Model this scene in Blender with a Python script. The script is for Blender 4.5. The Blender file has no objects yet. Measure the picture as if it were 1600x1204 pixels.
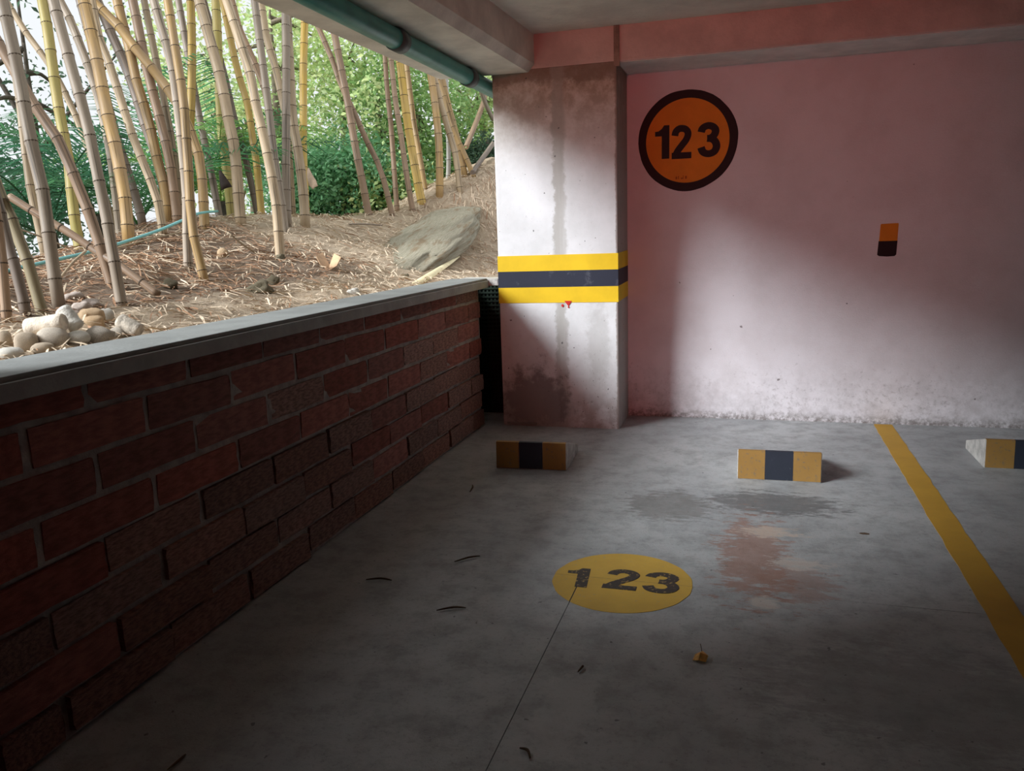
import bpy, bmesh, math, random
from mathutils import Vector, Matrix
random.seed(7)
S = bpy.context.scene
C = S.collection
PI = math.pi

# ------------------------------------------------------------------ camera
FPX, PITCH, YAW, ROLL, CAMH = 1251.1, -0.18752, -0.29628, -0.03233, 1.5
def cam_axes():
    cy, sy, cp, sp, cr, sr = math.cos(YAW), math.sin(YAW), math.cos(PITCH), math.sin(PITCH), math.cos(ROLL), math.sin(ROLL)
    f = Vector((sy*cp, cy*cp, sp)); r = Vector((cy, -sy, 0)); u = r.cross(f)
    return cr*r+sr*u, -sr*r+cr*u, f
AX, AY, AZ = cam_axes()
cd = bpy.data.cameras.new('camera'); cam = bpy.data.objects.new('camera', cd); C.objects.link(cam)
cd.sensor_fit = 'HORIZONTAL'; cd.sensor_width = 36; cd.lens = FPX/1600*36
cd.clip_start = 0.02; cd.clip_end = 300
m = Matrix((AX, AY, -AZ)).transposed().to_4x4(); m.translation = (0, 0, CAMH)
cam.matrix_world = m
S.camera = cam
CP = Vector((0, 0, CAMH))
def ray(u, v):
    return (AX*((u-800)/FPX) - AY*((v-602)/FPX) + AZ)

# ------------------------------------------------------------------ world, sun, exposure
W = bpy.data.worlds.new('world'); S.world = W; W.use_nodes = True
bg = W.node_tree.nodes['Background']
bg.inputs[0].default_value = (0.93, 0.965, 1.0, 1); bg.inputs[1].default_value = 1.0
SUN_EL, SUN_AZ = math.radians(30.5), math.radians(48)      # light travels towards +x and +y
sd = Vector((math.sin(SUN_AZ)*math.cos(SUN_EL), math.cos(SUN_AZ)*math.cos(SUN_EL), -math.sin(SUN_EL)))
sl = bpy.data.lights.new('hazy_sun', 'SUN'); sl.energy = 6.4; sl.angle = math.radians(23); sl.color = (.92, .96, 1.0)
so = bpy.data.objects.new('hazy_sun', sl); C.objects.link(so)
so.rotation_euler = sd.to_track_quat('-Z', 'Y').to_euler(); so.location = (-12, -12, 12)
vs = S.view_settings
vs.view_transform = 'Standard'; vs.look = 'None'; vs.gamma = 1; vs.use_curve_mapping = False; vs.exposure = 0.0

# ------------------------------------------------------------------ material helpers
class NT:
    def __init__(s, name, rough=0.8):
        s.m = bpy.data.materials.new(name); s.m.use_nodes = True
        s.t = s.m.node_tree; s.b = s.t.nodes['Principled BSDF']; s.b.inputs['Roughness'].default_value = rough
        s.b.inputs['Specular IOR Level'].default_value = 0.3
    def n(s, typ, **kw):
        x = s.t.nodes.new(typ)
        for k, v in kw.items():
            if k.startswith('i_'):
                kk = k[2:]
                x.inputs[int(kk) if kk.isdigit() else kk.replace('_', ' ')].default_value = v
            else: setattr(x, k, v)
        return x
    def l(s, a, b): s.t.links.new(a, b)
    def coord(s, out='Object', scale=(1, 1, 1)):
        tc = s.n('ShaderNodeTexCoord'); mp = s.n('ShaderNodeMapping'); mp.inputs['Scale'].default_value = scale
        s.l(tc.outputs[out], mp.inputs[0]); return mp.outputs[0]
    def noise(s, vec, scale, detail=4, rough=0.6):
        x = s.n('ShaderNodeTexNoise'); x.inputs['Scale'].default_value = scale; x.inputs['Detail'].default_value = detail
        x.inputs['Roughness'].default_value = rough; s.l(vec, x.inputs['Vector']); return x.outputs['Fac']
    def ramp(s, fac, lo, hi, a=0.0, b=1.0):
        x = s.n('ShaderNodeMapRange'); x.interpolation_type = 'SMOOTHSTEP'
        for i, v in zip((1, 2, 3, 4), (lo, hi, a, b)): x.inputs[i].default_value = v
        s.l(fac, x.inputs[0]); return x.outputs[0]
    def mix(s, fac, a, b, mode='MIX'):
        x = s.n('ShaderNodeMix', data_type='RGBA', blend_type=mode)
        for sock, v in ((x.inputs[0], fac), (x.inputs[6], a), (x.inputs[7], b)):
            if isinstance(v, (int, float)): sock.default_value = v
            elif isinstance(v, tuple): sock.default_value = v if len(v) == 4 else (*v, 1)
            else: s.l(v, sock)
        return x.outputs[2]
    def math(s, op, a, b=0.0, c=0.0):
        x = s.n('ShaderNodeMath', operation=op)
        for sock, v in zip(x.inputs, (a, b, c)):
            if isinstance(v, (int, float)): sock.default_value = v
            else: s.l(v, sock)
        return x.outputs[0]
    def col(s, c):
        if isinstance(c, tuple): s.b.inputs['Base Color'].default_value = (*c[:3], 1)
        else: s.l(c, s.b.inputs['Base Color'])
        return s
    def bump(s, h, strength=0.3, dist=0.01):
        x = s.n('ShaderNodeBump'); x.inputs['Strength'].default_value = strength; x.inputs['Distance'].default_value = dist
        s.l(h, x.inputs['Height']); s.l(x.outputs[0], s.b.inputs['Normal']); return s
    def xyz(s, out='Object'):
        tc = s.n('ShaderNodeTexCoord'); x = s.n('ShaderNodeSeparateXYZ'); s.l(tc.outputs[out], x.inputs[0]); return x.outputs
    def blob(s, xs, cx, cz, rx, rz, ax=(0, 2), wob=0.0, nz=None):
        """0 at centre, 1 on the edge of an ellipse, wobbled by noise"""
        a = s.math('DIVIDE', s.math('SUBTRACT', xs[ax[0]], cx), rx); b = s.math('DIVIDE', s.math('SUBTRACT', xs[ax[1]], cz), rz)
        r = s.math('SQRT', s.math('ADD', s.math('MULTIPLY', a, a), s.math('MULTIPLY', b, b)))
        if nz is not None: r = s.math('ADD', r, s.math('MULTIPLY', s.math('SUBTRACT', nz, 0.5), wob))
        return r

M = {}
def simple(name, c, rough=0.8, var=0.25, scale=6, bump=0.0, bscale=60, rnd=0.0):
    k = NT(name, rough); v = k.coord()
    n1 = k.noise(v, scale, 5)
    d = tuple(x*(1-var) for x in c); e = tuple(min(1, x*(1+var)) for x in c)
    cc = k.mix(k.ramp(n1, 0.3, 0.7), d, e)
    if rnd:
        oi = k.n('ShaderNodeObjectInfo'); h = k.n('ShaderNodeHueSaturation')
        k.l(k.ramp(oi.outputs['Random'], 0, 1, 1-rnd, 1+rnd), h.inputs['Value'])
        k.l(k.ramp(k.math('FRACT', k.math('MULTIPLY', oi.outputs['Random'], 7.3)), 0, 1, 1-rnd*.6, 1+rnd*.4), h.inputs['Saturation'])
        k.l(cc, h.inputs['Color']); cc = h.outputs[0]
    k.col(cc)
    if bump: k.bump(k.noise(v, bscale, 6), bump, 0.01)
    M[name] = k.m; return k

# painted white wall with dirt speckle near the floor
k = NT('white_wall', 0.75); v = k.coord(); X = k.xyz()
fine = k.noise(v, 90, 5, .7); mid = k.noise(v, 3, 5)
c = k.mix(k.ramp(mid, .35, .75), (.82, .80, .83), (.74, .71, .73))
dirt = k.noise(v, 26, 8, .75); hgt = k.ramp(X[2], 0.0, 1.0, 0.62, 0.30)
big = k.noise(v, 2.2, 4)
spk = k.math('MULTIPLY', k.ramp(k.math('SUBTRACT', k.math('ADD', dirt, k.math('MULTIPLY', k.math('SUBTRACT', hgt, .62), .55)), .0), .47, .66), k.ramp(big, .35, .6, .15, 1.0))
c = k.mix(k.math('MULTIPLY', spk, .55), c, (.28, .25, .245))
grime = k.math('MULTIPLY', k.ramp(X[2], 0.0, .55, 1, 0), k.ramp(k.noise(v, 6, 6, .7), .35, .7)); c = k.mix(k.math('MULTIPLY', grime, .55), c, (.42, .40, .40))
low = k.ramp(X[2], 0.0, 0.09, 1, 0)
c = k.mix(k.math('MULTIPLY', low, k.ramp(dirt, .35, .6)), c, (.22, .20, .19))
pits = k.ramp(k.noise(v, 17, 2, .3), .80, .815); c = k.mix(k.math('MULTIPLY', pits, .7), c, (.10, .07, .07))
k.col(c).bump(fine, .35, .006); M['white_wall'] = k.m

# concrete of column: pale paint, vertical drip stain, dark patch near the foot, brown top
k = NT('column_concrete', 0.8); v = k.coord(); X = k.xyz()
n1 = k.noise(v, 4, 6); nf = k.noise(v, 45, 6, .7); nm = k.noise(v, 9, 6, .7); vst = k.noise(k.coord(scale=(7, 7, .5)), 1, 5)
c = k.mix(k.ramp(n1, .3, .7), (.79, .81, .82), (.69, .71, .71))
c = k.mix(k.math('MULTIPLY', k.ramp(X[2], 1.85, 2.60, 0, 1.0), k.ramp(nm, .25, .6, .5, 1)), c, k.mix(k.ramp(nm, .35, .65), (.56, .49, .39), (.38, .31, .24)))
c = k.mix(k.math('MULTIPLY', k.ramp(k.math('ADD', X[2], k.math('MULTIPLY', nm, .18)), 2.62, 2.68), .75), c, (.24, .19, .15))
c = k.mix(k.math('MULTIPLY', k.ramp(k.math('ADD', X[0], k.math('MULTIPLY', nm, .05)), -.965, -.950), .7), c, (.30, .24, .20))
drx = k.math('ABSOLUTE', k.math('ADD', k.math('SUBTRACT', X[0], -1.40), k.math('MULTIPLY', k.math('SUBTRACT', nm, .5), .12)))
drip = k.math('MULTIPLY', k.ramp(drx, .032, .060, 1, 0), k.ramp(vst, .3, .6, .45, 1))
c = k.mix(k.math('MULTIPLY', drip, .72), c, (.38, .37, .33))
p1 = k.ramp(k.blob(X, -1.62, .17, .30, .30, wob=2.6, nz=nm), .55, 1.25, 1, 0)
c = k.mix(k.math('MULTIPLY', p1, .72), c, (.13, .11, .105))
p2 = k.ramp(k.blob(X, -1.13, .65, .10, .38, wob=2.2, nz=nm), .6, 1.2, 1, 0)
c = k.mix(k.math('MULTIPLY', p2, .5), c, (.45, .45, .43))
sp = k.math('MULTIPLY', k.ramp(nf, .60, .68), k.ramp(X[2], .0, .9, .95, .12)); c = k.mix(sp, c, (.22, .19, .18))
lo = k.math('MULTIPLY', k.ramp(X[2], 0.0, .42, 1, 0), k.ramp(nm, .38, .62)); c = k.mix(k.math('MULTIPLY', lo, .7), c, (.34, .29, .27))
pits = k.ramp(k.noise(v, 34, 2, .3), .745, .77); c = k.mix(k.math('MULTIPLY', pits, .8), c, (.10, .10, .10))
k.col(c).bump(nf, .35, .006); M['column_concrete'] = k.m

simple('beam_concrete', (.72, .69, .62), .85, .16, 3, .3, 40)
simple('ceiling_concrete', (.68, .66, .59), .85, .14, 2.5, .35, 30)
simple('pink_beam', (.66, .55, .51), .85, .12, 4, .4, 50)
simple('joint_brown', (.30, .23, .19), .85, .25, 12, .3)
simple('coping_cement', (.26, .27, .26), .7, .12, 5, .25, 50)
simple('fascia_cement', (.34, .34, .33), .7, .15, 6, .25, 50)
simple('mortar', (.36, .315, .295), .9, .25, 14, .5, 70)
simple('dark_wall', (.10, .09, .085), .9, .15, 2, .2)
simple('brick_clay', (.29, .10, .08), .85, .28, 7, .45, 55, rnd=.18)
simple('brick_worn', (.28, .155, .13), .9, .40, 12, .7, 45, rnd=.22)
simple('pipe_green', (.07, .31, .27), .35, .15, 8)
simple('pipe_grey', (.10, .13, .13), .5, .2, 8)
simple('stop_concrete', (.50, .49, .46), .9, .25, 18, .6, 60)

def paint(name, c, under, wear_lo=.60, wear_hi=.68, scale=26, rough=.6, mx=.8):
    k = NT(name, rough); v = k.coord(); n = k.noise(v, scale, 8, .72); g = k.noise(v, 4, 4)
    cc = k.mix(k.ramp(g, .3, .7), tuple(x*.86 for x in c), c)
    cc = k.mix(k.math('MULTIPLY', k.ramp(n, wear_lo, wear_hi), mx), cc, under)
    k.col(cc).bump(k.noise(v, 80, 4), .2, .004); M[name] = k.m
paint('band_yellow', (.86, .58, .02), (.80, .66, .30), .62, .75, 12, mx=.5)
paint('band_black', (.028, .034, .055), (.16, .17, .20), .56, .72, 9, mx=.5)
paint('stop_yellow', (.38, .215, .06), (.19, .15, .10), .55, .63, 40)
paint('stop_black', (.030, .036, .052), (.13, .14, .15), .62, .70, 34)
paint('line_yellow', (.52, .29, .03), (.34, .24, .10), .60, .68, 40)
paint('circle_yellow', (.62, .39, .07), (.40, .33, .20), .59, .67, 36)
paint('floor_black', (.05, .042, .038), (.40, .28, .10), .56, .62, 60, mx=.85)
paint('sign_orange', (.85, .29, .025), (.78, .24, .02), .6, .7, 6)
paint('sign_black', (.022, .012, .014), (.03, .018, .02), .6, .7, 10)
simple('red_paint', (.55, .03, .02), .6, .1)

# floor concrete with oil and rust stains
k = NT('floor_concrete', 0.55); v = k.coord(); X = k.xyz()
n1 = k.noise(v, 1.3, 6); n2 = k.noise(v, 7, 7, .7); nf = k.noise(v, 130, 4, .7); st = k.noise(k.coord(scale=(1, 5, 1)), 3.2, 6, .7)
c = k.mix(k.ramp(n1, .3, .7), (.32, .332, .34), (.43, .442, .445))
c = k.mix(k.math('MULTIPLY', k.ramp(n2, .42, .68), .6), c, (.23, .23, .225))
c = k.mix(k.math('MULTIPLY', k.ramp(k.noise(v, 48, 6, .8), .52, .66), .5), c, (.19, .19, .185))
c = k.mix(k.math('MULTIPLY', k.ramp(st, .55, .72), .45), c, (.44, .44, .43))
def stain(cx, cy, rx, ry, colr, amt, wob=1.5, nz=n2):
    global c
    s_ = k.ramp(k.blob(X, cx, cy, rx, ry, ax=(0, 1), wob=wob, nz=nz), .7, 1.12, 1, 0)
    c = k.mix(k.math('MULTIPLY', s_, amt), c, colr)
nw = k.noise(k.coord(scale=(1, 2.6, 1)), 9, 7, .75)
stain(0.12, 4.42, .36, .20, (.13, .13, .13), .8, 3.6, nw)
stain(-.42, 4.28, .24, .26, (.14, .135, .125), .6, 3.0, nw)
stain(0.03, 3.66, .17, .50, (.29, .16, .12), .75, 4.4, nw)
stain(0.20, 3.40, .16, .22, (.29, .16, .12), .5, 4.6, nw)
stain(0.10, 3.97, .13, .08, (.52, .43, .36), .8, 5.0, nw)
stain(0.22, 3.60, .12, .07, (.50, .45, .41), .8, 5.0, nw)
stain(0.07, 3.17, .06, .06, (.50, .46, .42), .8, 3.0, nw)
stain(-.55, 2.25, .10, .3, (.45, .45, .45), .4, 3.0)
stain(0.6, 2.6, .6, .3, (.20, .20, .20), .45, 3.0, nw)
sp = k.ramp(k.noise(v, 30, 3, .5), .70, .735); c = k.mix(k.math('MULTIPLY', sp, .7), c, (.08, .08, .08))
k.col(c).bump(k.math('ADD', nf, k.math('MULTIPLY', n2, 2.0)), .4, .004)
k.l(k.ramp(n2, .3, .7, .42, .72), k.b.inputs['Roughness']); M['floor_concrete'] = k.m
simple('joint_dark', (.13, .13, .13), .95, .2)

# ------------------------------------------------------------------ mesh helpers
def mesh(name, verts, faces, mat, parent=None, smooth=False):
    me = bpy.data.meshes.new(name); me.from_pydata([tuple(p) for p in verts], [], faces); me.validate(); me.update()
    if smooth: me.polygons.foreach_set('use_smooth', [True]*len(me.polygons))
    o = bpy.data.objects.new(name, me); C.objects.link(o)
    if mat: me.materials.append(M[mat] if isinstance(mat, str) else mat)
    if parent: o.parent = parent
    return o
def box_vf(x0, x1, y0, y1, z0, z1):
    v = [(x, y, z) for z in (z0, z1) for y in (y0, y1) for x in (x0, x1)]
    return v, [(0, 2, 3, 1), (4, 5, 7, 6), (0, 1, 5, 4), (2, 6, 7, 3), (0, 4, 6, 2), (1, 3, 7, 5)]
def bevel(o, w, seg=2, angle=None):
    bm = bmesh.new(); bm.from_mesh(o.data)
    bmesh.ops.bevel(bm, geom=bm.edges[:], offset=w, segments=seg, affect='EDGES', profile=.6)
    bm.to_mesh(o.data); bm.free(); o.data.update(); return o
def box(name, b, mat, parent=None, bev=0.0):
    v, f = box_vf(*b); o = mesh(name, v, f, mat, parent)
    if bev: bevel(o, bev)
    return o
def tag(o, label=None, cat=None, group=None, kind=None):
    for kk, vv in (('label', label), ('category', cat), ('group', group), ('kind', kind)):
        if vv: o[kk] = vv
    return o
def empty(name, loc=(0, 0, 0)):
    o = bpy.data.objects.new(name, None); C.objects.link(o); o.location = loc; o.empty_display_size = .05; return o
def prism(name, prof, axis_pts, mat, parent=None):
    """prof: list of (x,z) polygon; axis_pts: list of (y, dx)"""
    n = len(prof); v = []; f = []
    for (y, dx) in axis_pts: v += [(x+dx, y, z) for x, z in prof]
    for i in range(len(axis_pts)-1):
        for j in range(n):
            a = i*n+j; b = i*n+(j+1) % n; f.append((a, b, b+n, a+n))
    f.append(tuple(range(n))[::-1]); f.append(tuple(range((len(axis_pts)-1)*n, len(axis_pts)*n)))
    return mesh(name, v, f, mat, parent)
def poly_vf(pts, z0, z1):
    n = len(pts); v = [(x, y, z0) for x, y in pts]+[(x, y, z1) for x, y in pts]
    f = [tuple(range(n))[::-1], tuple(range(n, 2*n))]+[(i, (i+1) % n, n+(i+1) % n, n+i) for i in range(n)]
    return v, f
def merge(parts):
    V = []; F = []
    for v, f in parts:
        b = len(V); V += list(v); F += [tuple(i+b for i in q) for q in f]
    return V, F
def tube_vf(pts, rad, seg=10, cap=True):
    V = []; F = []; n = len(pts); up = Vector((0.31, 0.2, .93))
    for i, p in enumerate(pts):
        t = (pts[min(i+1, n-1)]-pts[max(i-1, 0)]).normalized()
        if i == 0:
            a = t.cross(up if abs(t.dot(up)) < .9 else Vector((1, 0, 0))).normalized()
        else: a = (a-t*a.dot(t)).normalized()
        b = t.cross(a); r = rad[i] if isinstance(rad, (list, tuple)) else rad
        V += [p+(a*math.cos(2*PI*j/seg)+b*math.sin(2*PI*j/seg))*r for j in range(seg)]
    for i in range(n-1):
        for j in range(seg):
            F.append((i*seg+j, i*seg+(j+1) % seg, (i+1)*seg+(j+1) % seg, (i+1)*seg+j))
    if cap: F.append(tuple(range(seg))[::-1]); F.append(tuple(range((n-1)*seg, n*seg)))
    return V, F
def catmull(P, per=8):
    out = []
    for i in range(len(P)-1):
        p0 = P[max(i-1, 0)]; p1 = P[i]; p2 = P[i+1]; p3 = P[min(i+2, len(P)-1)]
        for s in range(per):
            t = s/per
            out.append(.5*((2*p1)+(-p0+p2)*t+(2*p0-5*p1+4*p2-p3)*t*t+(-p0+3*p1-3*p2+p3)*t**3))
    out.append(P[-1].copy()); return out

# ------------------------------------------------------------------ the garage shell
XW = lambda y: -2.0226-.0127*(y-4)         # inner face of the low brick wall
YB, YC, ZB, ZC = 6.423, 5.944, 2.665, 2.905   # back wall, column face, beam soffit, ceiling
floor = box('floor', (-2.5, 9, -9, 6.6, -.30, -.004), 'joint_dark'); tag(floor, kind='structure')
box('slab', (-.6985, 9, -9, 3.2585, -.10, 0), 'floor_concrete', floor)
mesh('slab', *poly_vf([(-2.5, -9), (-.7015, -9), (-.7015, 3.2615), (9, 3.2615), (9, 6.5), (-2.5, 6.5)], -.10, 0), 'floor_concrete', floor)
wb = box('wall_back', (-1.95, 9, YB, YB+.25, -.2, ZC+.2), 'white_wall'); tag(wb, kind='structure')
ce = box('ceiling', (-2.45, 9.2, -9.2, YB+.4, ZC, ZC+.25), 'ceiling_concrete'); tag(ce, kind='structure')
wr = box('wall_right', (9, 9.25, -9, YB, -.2, ZC+.2), 'dark_wall'); tag(wr, kind='structure')
we = box('wall_rear', (-2.3, 9.25, -9.25, -9, -.2, ZC+.2), 'dark_wall'); tag(we, kind='structure')
ws = box('wall_side', (-2.33, -2.03, -9, 1.5, -.2, 2.66), 'dark_wall'); tag(ws, kind='structure')

# beam along the back wall
bb = box('back_beam', (-1.62, 9, YC, YB+.02, ZB, ZC+.05), 'pink_beam', bev=.012)
tag(bb, 'pinkish concrete beam running along the top of the back wall', 'beam')
box('joint_strip', (-.985, -.945, YC-.012, YC+.02, ZB-.03, ZC), 'joint_brown', bb)
simple('soffit_concrete', (.78, .74, .70), .85, .1, 5, .3, 50)
box('soffit', (-.96, 9, YC+.012, YB, ZB-.004, ZB+.02), 'soffit_concrete', bb)
# beam above the opening
BX = lambda y: .03*(y-4)
lb = prism('edge_beam', [(-2.36, 2.655), (-2.36, ZC+.2), (-1.625, ZC+.2), (-1.625, 2.70), (-1.672, 2.648)], [(y, BX(y)) for y in (-9, -4, 1, 4, YC+.002)], 'beam_concrete')
tag(lb, 'weathered concrete edge beam above the open side', 'beam')

# column with painted bands
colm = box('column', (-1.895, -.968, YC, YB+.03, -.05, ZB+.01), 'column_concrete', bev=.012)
tag(colm, 'square pale concrete column with yellow and black bands', 'column')
colh = box('column_head', (-1.895, -.97, YC+.004, YB+.03, ZB-.03, ZC), 'pink_beam', colm)
def band(z0, z1, mat, slope=.004):
    t = .0025
    pts = [(-1.895-t, YB), (-1.895-t, YC-t), (-.968+t, YC-t), (-.968+t, YB)]
    ins = [(-1.895+.004, YB), (-1.895+.004, YC+.004), (-.968-.004, YC+.004), (-.968-.004, YB)]
    wob = [0, 0, .004, .012]
    v = []; f = []
    for i in range(4):
        for z in (z0, z1): v += [(*pts[i], z+wob[i]), (*ins[i], z+wob[i])]
    for i in range(3):
        a, b = i*4, i*4+4
        f += [(a, b, b+2, a+2), (a+1, a+3, b+3, b+1), (a+2, b+2, b+3, a+3), (a, a+1, b+1, b)]
    f += [(0, 2, 3, 1), (12, 13, 15, 14)]
    return mesh('painted_band', v, f, mat, colm)
band(1.211, 1.330, 'band_yellow'); band(1.088, 1.211, 'band_black'); band(.970, 1.088, 'band_yellow')
tri = mesh('red_triangle', *poly_vf([(-1.377, .985), (-1.318, .985), (-1.347, .945)], 0, .004), 'red_paint', colm)
tri.rotation_euler = (PI/2, 0, 0); tri.location = (0, YC-.0005, 0)
for dx, dz, r in ((-1.392, .950, .009), (-1.346, .938, .006)):
    d = mesh('red_drip', *poly_vf([(dx+r*math.cos(a*PI/5), dz+r*1.2*math.sin(a*PI/5)) for a in range(10)], 0, .004), 'red_paint', colm)
    d.rotation_euler = (PI/2, 0, 0); d.location = (0, YC-.0005, 0)
cs = mesh('corner_shim', *box_vf(-1.86, -1.62, YC-.012, YC+.02, .012, .028), 'coping_cement', colm)

# low brick wall: mortar core, bricks one by one, coping
ya, ye = 1.5, 5.90
def wall_prism(d_in, z0, z1):
    return ([(XW(y)-dx, y, z) for y in (ya, ye) for dx in (d_in, .24) for z in (z0, z1)],
            [(0, 1, 3, 2), (4, 6, 7, 5), (0, 4, 5, 1), (2, 3, 7, 6), (1, 5, 7, 3), (0, 2, 6, 4)])
wl = mesh('wall_left', *merge([wall_prism(.005, .574, 1.11), wall_prism(.017, -.1, .574)]), 'mortar'); tag(wl, kind='structure')
def brick_mesh(name, mat, seed):
    rnd = random.Random(seed)
    v, f = box_vf(-.02, .012, 0, 1, 0, 1)
    me = bpy.data.meshes.new(name); bm = bmesh.new()
    bv = [bm.verts.new(p) for p in v]
    for q in f: bm.faces.new([bv[i] for i in q])
    e = [x for x in bm.edges if all(w.co.x > 0 for w in x.verts)]
    bmesh.ops.subdivide_edges(bm, edges=e, cuts=3)
    for w in bm.verts:
        if w.co.x > 0: w.co += Vector((rnd.uniform(-.004, .003), rnd.uniform(-.008, .006), rnd.uniform(-.035, .03)))
    bm.to_mesh(me); bm.free(); me.materials.append(M[mat]); return me
BR = [brick_mesh('brick', 'brick_clay', i) for i in range(5)]; BW = [brick_mesh('brick', 'brick_worn', 20+i) for i in range(5)]
PY, PZ, L, HB = .487, .142, .452, .118
for r in range(8):
    z0 = 1.002-PZ*r+.011
    h = HB if r else .10
    y = 1.975+.0125-(PY/2 if r % 2 else 0) - PY*4
    while y < ye:
        a = max(y, ya+.01); b = min(y+L, ye-.004)
        if b-a > .05:
            lowr = r >= 4
            me = random.choice(BW if (lowr and random.random() < .75) or random.random() < .12 else BR)
            o = bpy.data.objects.new('brick', me); C.objects.link(o); o.parent = wl
            j = .006 if lowr else .003
            o.location = (XW((a+b)/2)-.012+random.uniform(-j, j)*(1.6 if lowr else 1), a+random.uniform(-j, j), z0+random.uniform(-j, j))
            o.scale = (1, b-a, h); o.rotation_euler = (random.uniform(-.008, .008), 0, -.0127)
        y += PY
yc = ye+.06
cop = mesh('coping', [(XW(y)+dx, y, z) for y in (ya, yc) for dx in (.052, -.25) for z in (1.118, 1.163)],
           [(0, 1, 3, 2), (4, 6, 7, 5), (0, 4, 5, 1), (2, 3, 7, 6), (1, 5, 7, 3), (0, 2, 6, 4)], 'coping_cement', wl)
bevel(cop, .006)
fas = mesh('coping_fascia', [(XW(y)+dx, y, z) for y in (ya, yc) for dx in (.066, -.02) for z in (1.092, 1.146)],
           [(0, 1, 3, 2), (4, 6, 7, 5), (0, 4, 5, 1), (2, 3, 7, 6), (1, 5, 7, 3), (0, 2, 6, 4)], 'fascia_cement', wl)
bevel(fas, .004)
box('coping_stub', (-2.25, -1.90, yc-.01, YC+.25, 1.105, 1.160), 'stop_concrete', wl, bev=.008)

# drain pipe under the beam
pr = empty('drain_pipe', (-1.96, 4, 2.585))
def cyl_y(name, x0, x1, y0, y1, z, r, mat, parent, seg=24):
    v, f = tube_vf([Vector((x0, y0, z)), Vector((x1, y1, z))], r, seg); o = mesh(name, v, f, mat, parent, True)
    o.matrix_parent_inverse = Matrix.Translation(parent.location).inverted(); return o
PX = lambda y: -1.955-.004*(y-4)
cyl_y('pipe', PX(1.2), PX(6.6), 1.2, 6.6, 2.588, .056, 'pipe_green', pr)
for y in (4.42, 5.62): cyl_y('coupling', PX(y-.05), PX(y+.05), y-.05, y+.05, 2.588, .064, 'pipe_grey', pr)
tag(pr, 'green drain pipe clamped under the edge beam', 'pipe')

# dark shade netting in the gap between brick wall and column
net = []
for i in range(13):
    x = -2.27+.033*i; net.append(box_vf(x, x+.016, 6.36, 6.37, -.05, 1.12))
for i in range(33):
    z = 0.0+.035*i; net.append(box_vf(-2.27, -1.86, 6.352, 6.362, z, z+.014))
simple('netting', (.008, .016, .010), .8, .3)
simple('netting_back', (.006, .009, .007), .9, .3)
nt = empty('shade_netting', (-2.1, 6.36, 0))
o = mesh('mesh_strands', *merge(net), 'netting', nt); o['kind'] = 'stuff'; o.matrix_parent_inverse = Matrix.Translation(nt.location).inverted()
o = box('backing_sheet', (-2.27, -1.86, 6.385, 6.40, -.05, 1.12), 'netting_back', nt); o.matrix_parent_inverse = Matrix.Translation(nt.location).inverted()
tag(nt, 'dark green shade netting in the gap between brick wall and column', 'netting')
box('return_wall', (-2.36, -2.28, 5.9, 6.42, -.1, 1.1), 'netting_back', wl)

# ------------------------------------------------------------------ digits and painted signs
def ribbon(pts, w):
    n = len(pts); L_, R_ = [], []
    for i, p in enumerate(pts):
        a = pts[max(i-1, 0)]; b = pts[min(i+1, n-1)]
        dx, dy = b[0]-a[0], b[1]-a[1]; d = math.hypot(dx, dy); nx, ny = -dy/d*w/2, dx/d*w/2
        L_.append((p[0]+nx, p[1]+ny)); R_.append((p[0]-nx, p[1]-ny))
    return [ [L_[i], R_[i], R_[i+1], L_[i+1]] for i in range(n-1)]
def sm2(pts, per=5):
    return [(p.x, p.y) for p in catmull([Vector((x, y, 0)) for x, y in pts], per)]
def digit_polys(d, w=.2):
    if d == '1': return [[(.27, 0), (.50, 0), (.50, .72), (.27, .72)], [(.27, .72), (.50, .72), (.50, 1), (.34, 1), (.27, .9)], [(.07, .68), (.27, .68), (.27, .9), (.17, .83), (.07, .82)]]
    if d == '2':
        p = sm2([(.11, .69), (.14, .81), (.22, .885), (.31, .90), (.42, .87), (.49, .78), (.49, .67), (.43, .54), (.32, .40), (.20, .24), (.13, .10)])
        return ribbon(p, w)+[[(.02, 0), (.60, 0), (.60, .19), (.02, .19)]]
    p = sm2([(.10, .73), (.14, .84), (.24, .90), (.34, .90), (.44, .84), (.48, .74), (.44, .62), (.35, .55), (.26, .54)])
    p2 = sm2([(.26, .54), (.38, .52), (.47, .44), (.51, .30), (.46, .16), (.36, .10), (.25, .10), (.15, .16), (.10, .29)])
    return ribbon(p, w)+ribbon(p2, w)
def digit(d, x, y, wd, h, z, t, mat, parent, shear=0.0, w=.2):
    parts = []
    for qi, q in enumerate(digit_polys(d, w)):
        pts = [(x+px/.6*wd+shear*py*h, y+py*h) for px, py in q]
        ar = sum(pts[i][0]*pts[(i+1) % len(pts)][1]-pts[(i+1) % len(pts)][0]*pts[i][1] for i in range(len(pts)))
        if ar < 0: pts = pts[::-1]
        parts.append(poly_vf(pts, z, z+t+qi*2e-5))
    return mesh('digit', *merge(parts), mat, parent)
def annulus(cx, cy, ri, ro, z0, z1, jit, n=72, seed=1):
    rnd = random.Random(seed); V = []; F = []
    for i in range(n):
        a = 2*PI*i/n; ja = 1+jit*(math.sin(3*a+1)+.6*math.sin(7*a)+rnd.uniform(-.4, .4))
        for r in (ri*(1+jit*.6*math.sin(2*a+.5)), ro*ja):
            for z in (z0, z1): V.append((cx+r*math.cos(a), cy+r*math.sin(a), z))
    for i in range(n):
        a, b = i*4, ((i+1) % n)*4
        F += [(a+1, a+3, b+3, b+1), (a, b, b+2, a+2), (a+2, b+2, b+3, a+3), (a, a+1, b+1, b)]
    return V, F
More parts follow.
